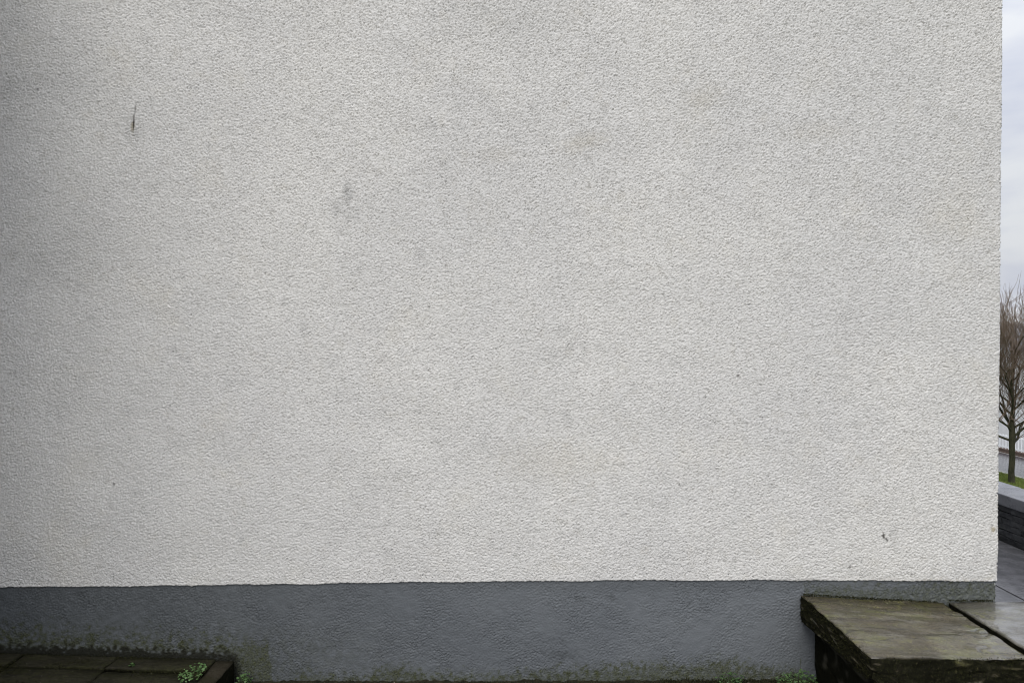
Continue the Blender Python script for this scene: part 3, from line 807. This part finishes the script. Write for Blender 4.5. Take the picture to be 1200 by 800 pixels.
# pale house behind
hs = empty('house'); setp(hs, 'large pale rendered house with grey slate roof behind the bare tree', 'house')
hx, hy0, hy1, hz0, hz1 = 40.0, 30, 78, zprof(40) - .1, 0.2
box('wall', hx, hx + 9, hy0, hy1, hz0, hz1, M_PALE, hs)
bm = bmesh.new()
a = [bm.verts.new(c) for c in ((hx - .4, hy0 - .4, hz1), (hx - .4, hy1 + .4, hz1), (hx + 9.4, hy1 + .4, hz1), (hx + 9.4, hy0 - .4, hz1), (hx + 4.5, hy0 - .4, hz1 + 2.2), (hx + 4.5, hy1 + .4, hz1 + 2.2))]
for f in ((0,4,5,1), (3,2,5,4), (0,3,4), (1,5,2), (0,1,2,3)): bm.faces.new([a[i] for i in f])
link('roof', bm_mesh(bm, 'roof'), M_SLATE, hs)
for yw in range(33, 77, 5):
    for zw in (-7.3, -4.6, -2.0):
        w_ = empty('window'); w_.parent = hs
        bpy.data.objects.remove(w_)
        fr = box('window', hx - .05, hx + .04, yw, yw + 1.3, zw, zw + 1.5, M_WHITE, hs)
        box('pane', hx - .06, hx - .052, yw + .09, yw + .61, zw + .1, zw + 1.4, M_GLASS, fr)
        box('pane', hx - .06, hx - .052, yw + .69, yw + 1.21, zw + .1, zw + 1.4, M_GLASS, fr)

# ------------------------------------------------------------------ bare street tree on the verge
TD = 31.0
tx = (1187 - 600) / 800 * TD; ty = TD - D; tz = zprof(tx) - .03
class Tubes:
    def __init__(s): s.V = []; s.F = []
    def add(s, pts, r0, r1, n=3):
        base = len(s.V); m = len(pts)
        for i, p in enumerate(pts):
            t = (pts[min(i + 1, m - 1)] - pts[max(i - 1, 0)]).normalized()
            a = t.cross(Vector((.31, .87, .12))).normalized(); b = t.cross(a)
            rad = r0 + (r1 - r0) * i / (m - 1)
            for k in range(n):
                an = 6.2832 * k / n
                s.V.append(p + (a * math.cos(an) + b * math.sin(an)) * rad)
        for i in range(m - 1):
            for k in range(n):
                k2 = (k + 1) % n
                s.F.append((base + i*n + k, base + i*n + k2, base + (i+1)*n + k2, base + (i+1)*n + k))
    def build(s, name, m, parent, smooth=True):
        me = mesh_np(name, np.array([tuple(q) for q in s.V]), np.array(s.F), smooth)
        return link(name, me, m, parent)
tree = empty('street_tree', (tx, ty, tz))
setp(tree, 'bare winter tree with dense upright twigs standing on the grass verge', 'tree')
tr = random.Random(12)
def rv(s): return Vector((tr.gauss(0, s), tr.gauss(0, s), tr.gauss(0, s)))
def grow(p, d, L, n, up, jit):
    pts = [p.copy()]
    for i in range(n):
        d = (d + Vector((0, 0, up)) + rv(jit)).normalized()
        p = p + d * (L / n); pts.append(p.copy())
    return pts, d
trunk = Tubes()
tp = [Vector((0, 0, 0)), Vector((.01, 0, .15)), Vector((0, .01, .6)), Vector((.02, 0, 1.2)), Vector((0, 0, 1.8)), Vector((.02, 0, 2.05)),
      Vector((.0, .03, 2.8)), Vector((.06, 0, 3.6)), Vector((.02, .05, 4.4)), Vector((.08, 0, 5.3))]
rads = [.165, .130, .118, .112, .115, .140, .095, .075, .055, .035]
n = 12
for i, p in enumerate(tp):
    for k in range(n):
        an = 6.2832 * k / n
        rr_ = rads[i] * (1 + .08 * tr.uniform(-1, 1))
        trunk.V.append(p + Vector((math.cos(an), math.sin(an), 0)) * rr_)
for i in range(len(tp) - 1):
    for k in range(n):
        trunk.F.append((i*n + k, i*n + (k+1) % n, (i+1)*n + (k+1) % n, (i+1)*n + k))
trunk.build('trunk', M_BARK, tree)
twigs = Tubes(); fine = Tubes()
nl = 19
for li in range(nl):
    hgt = 1.85 + 3.0 * (li / nl) ** 1.1
    an = li * 2.399 + tr.uniform(-.4, .4)
    out_ = 1.0 - .45 * li / nl
    d = Vector((math.cos(an) * out_, math.sin(an) * out_, .62 + .5 * li / nl)).normalized()
    p0 = Vector((0, 0, hgt))
    L = tr.uniform(2.9, 3.9) * (1 - .15 * li / nl)
    pts, dd = grow(p0, d, L, 8, .08, .16)
    lb = Tubes(); lb.add(pts, .056 - .022 * li / nl, .016, 7)
    lb.build('branch', M_BARK, tree)
    # secondary shoots, turning upright
    for k in range(9):
        t = tr.uniform(.12, 1.0); i = min(int(t * 8), 7)
        p = pts[i].lerp(pts[i + 1], t * 8 - i)
        a2 = tr.uniform(0, 6.283)
        d2 = (dd * .4 + Vector((math.cos(a2) * .7, math.sin(a2) * .7, .55))).normalized()
        L2 = tr.uniform(1.4, 2.7)
        pt2, d3 = grow(p, d2, L2, 6, .13, .2)
        twigs.add(pt2, .015, .006, 4)
        for w_ in range(3):
            pw_, _ = grow(pt2[-1 - w_ % 3], (d3 + rv(.25)).normalized(), tr.uniform(.6, 1.7), 4, .22, .07)
            fine.add(pw_, .0085, .004, 3)
        for j in range(8):
            t2 = tr.uniform(.15, 1.0); i2 = min(int(t2 * 6), 5)
            q = pt2[i2].lerp(pt2[i2 + 1], t2 * 6 - i2)
            a3 = tr.uniform(0, 6.283)
            d4 = (d3 * .5 + Vector((math.cos(a3) * .7, math.sin(a3) * .7, .5))).normalized()
            L3 = tr.uniform(.4, 1.2)
            pt3, d5 = grow(q, d4, L3, 4, .12, .22)
            fine.add(pt3, .0075, .004, 3)
            for jj in range(2):
                q2 = pt3[tr.randint(1, 3)]
                a4 = tr.uniform(0, 6.283)
                d6 = (d5 * .6 + Vector((math.cos(a4) * .6, math.sin(a4) * .6, .3))).normalized()
                pt4, _ = grow(q2, d6, tr.uniform(.3, .7), 2, .15, .12)
                fine.add(pt4, .006, .0035, 3)
setp(twigs.build('shoot', M_TWIG, tree), kind='stuff')
setp(fine.build('twig', M_TWIG, tree), kind='stuff')
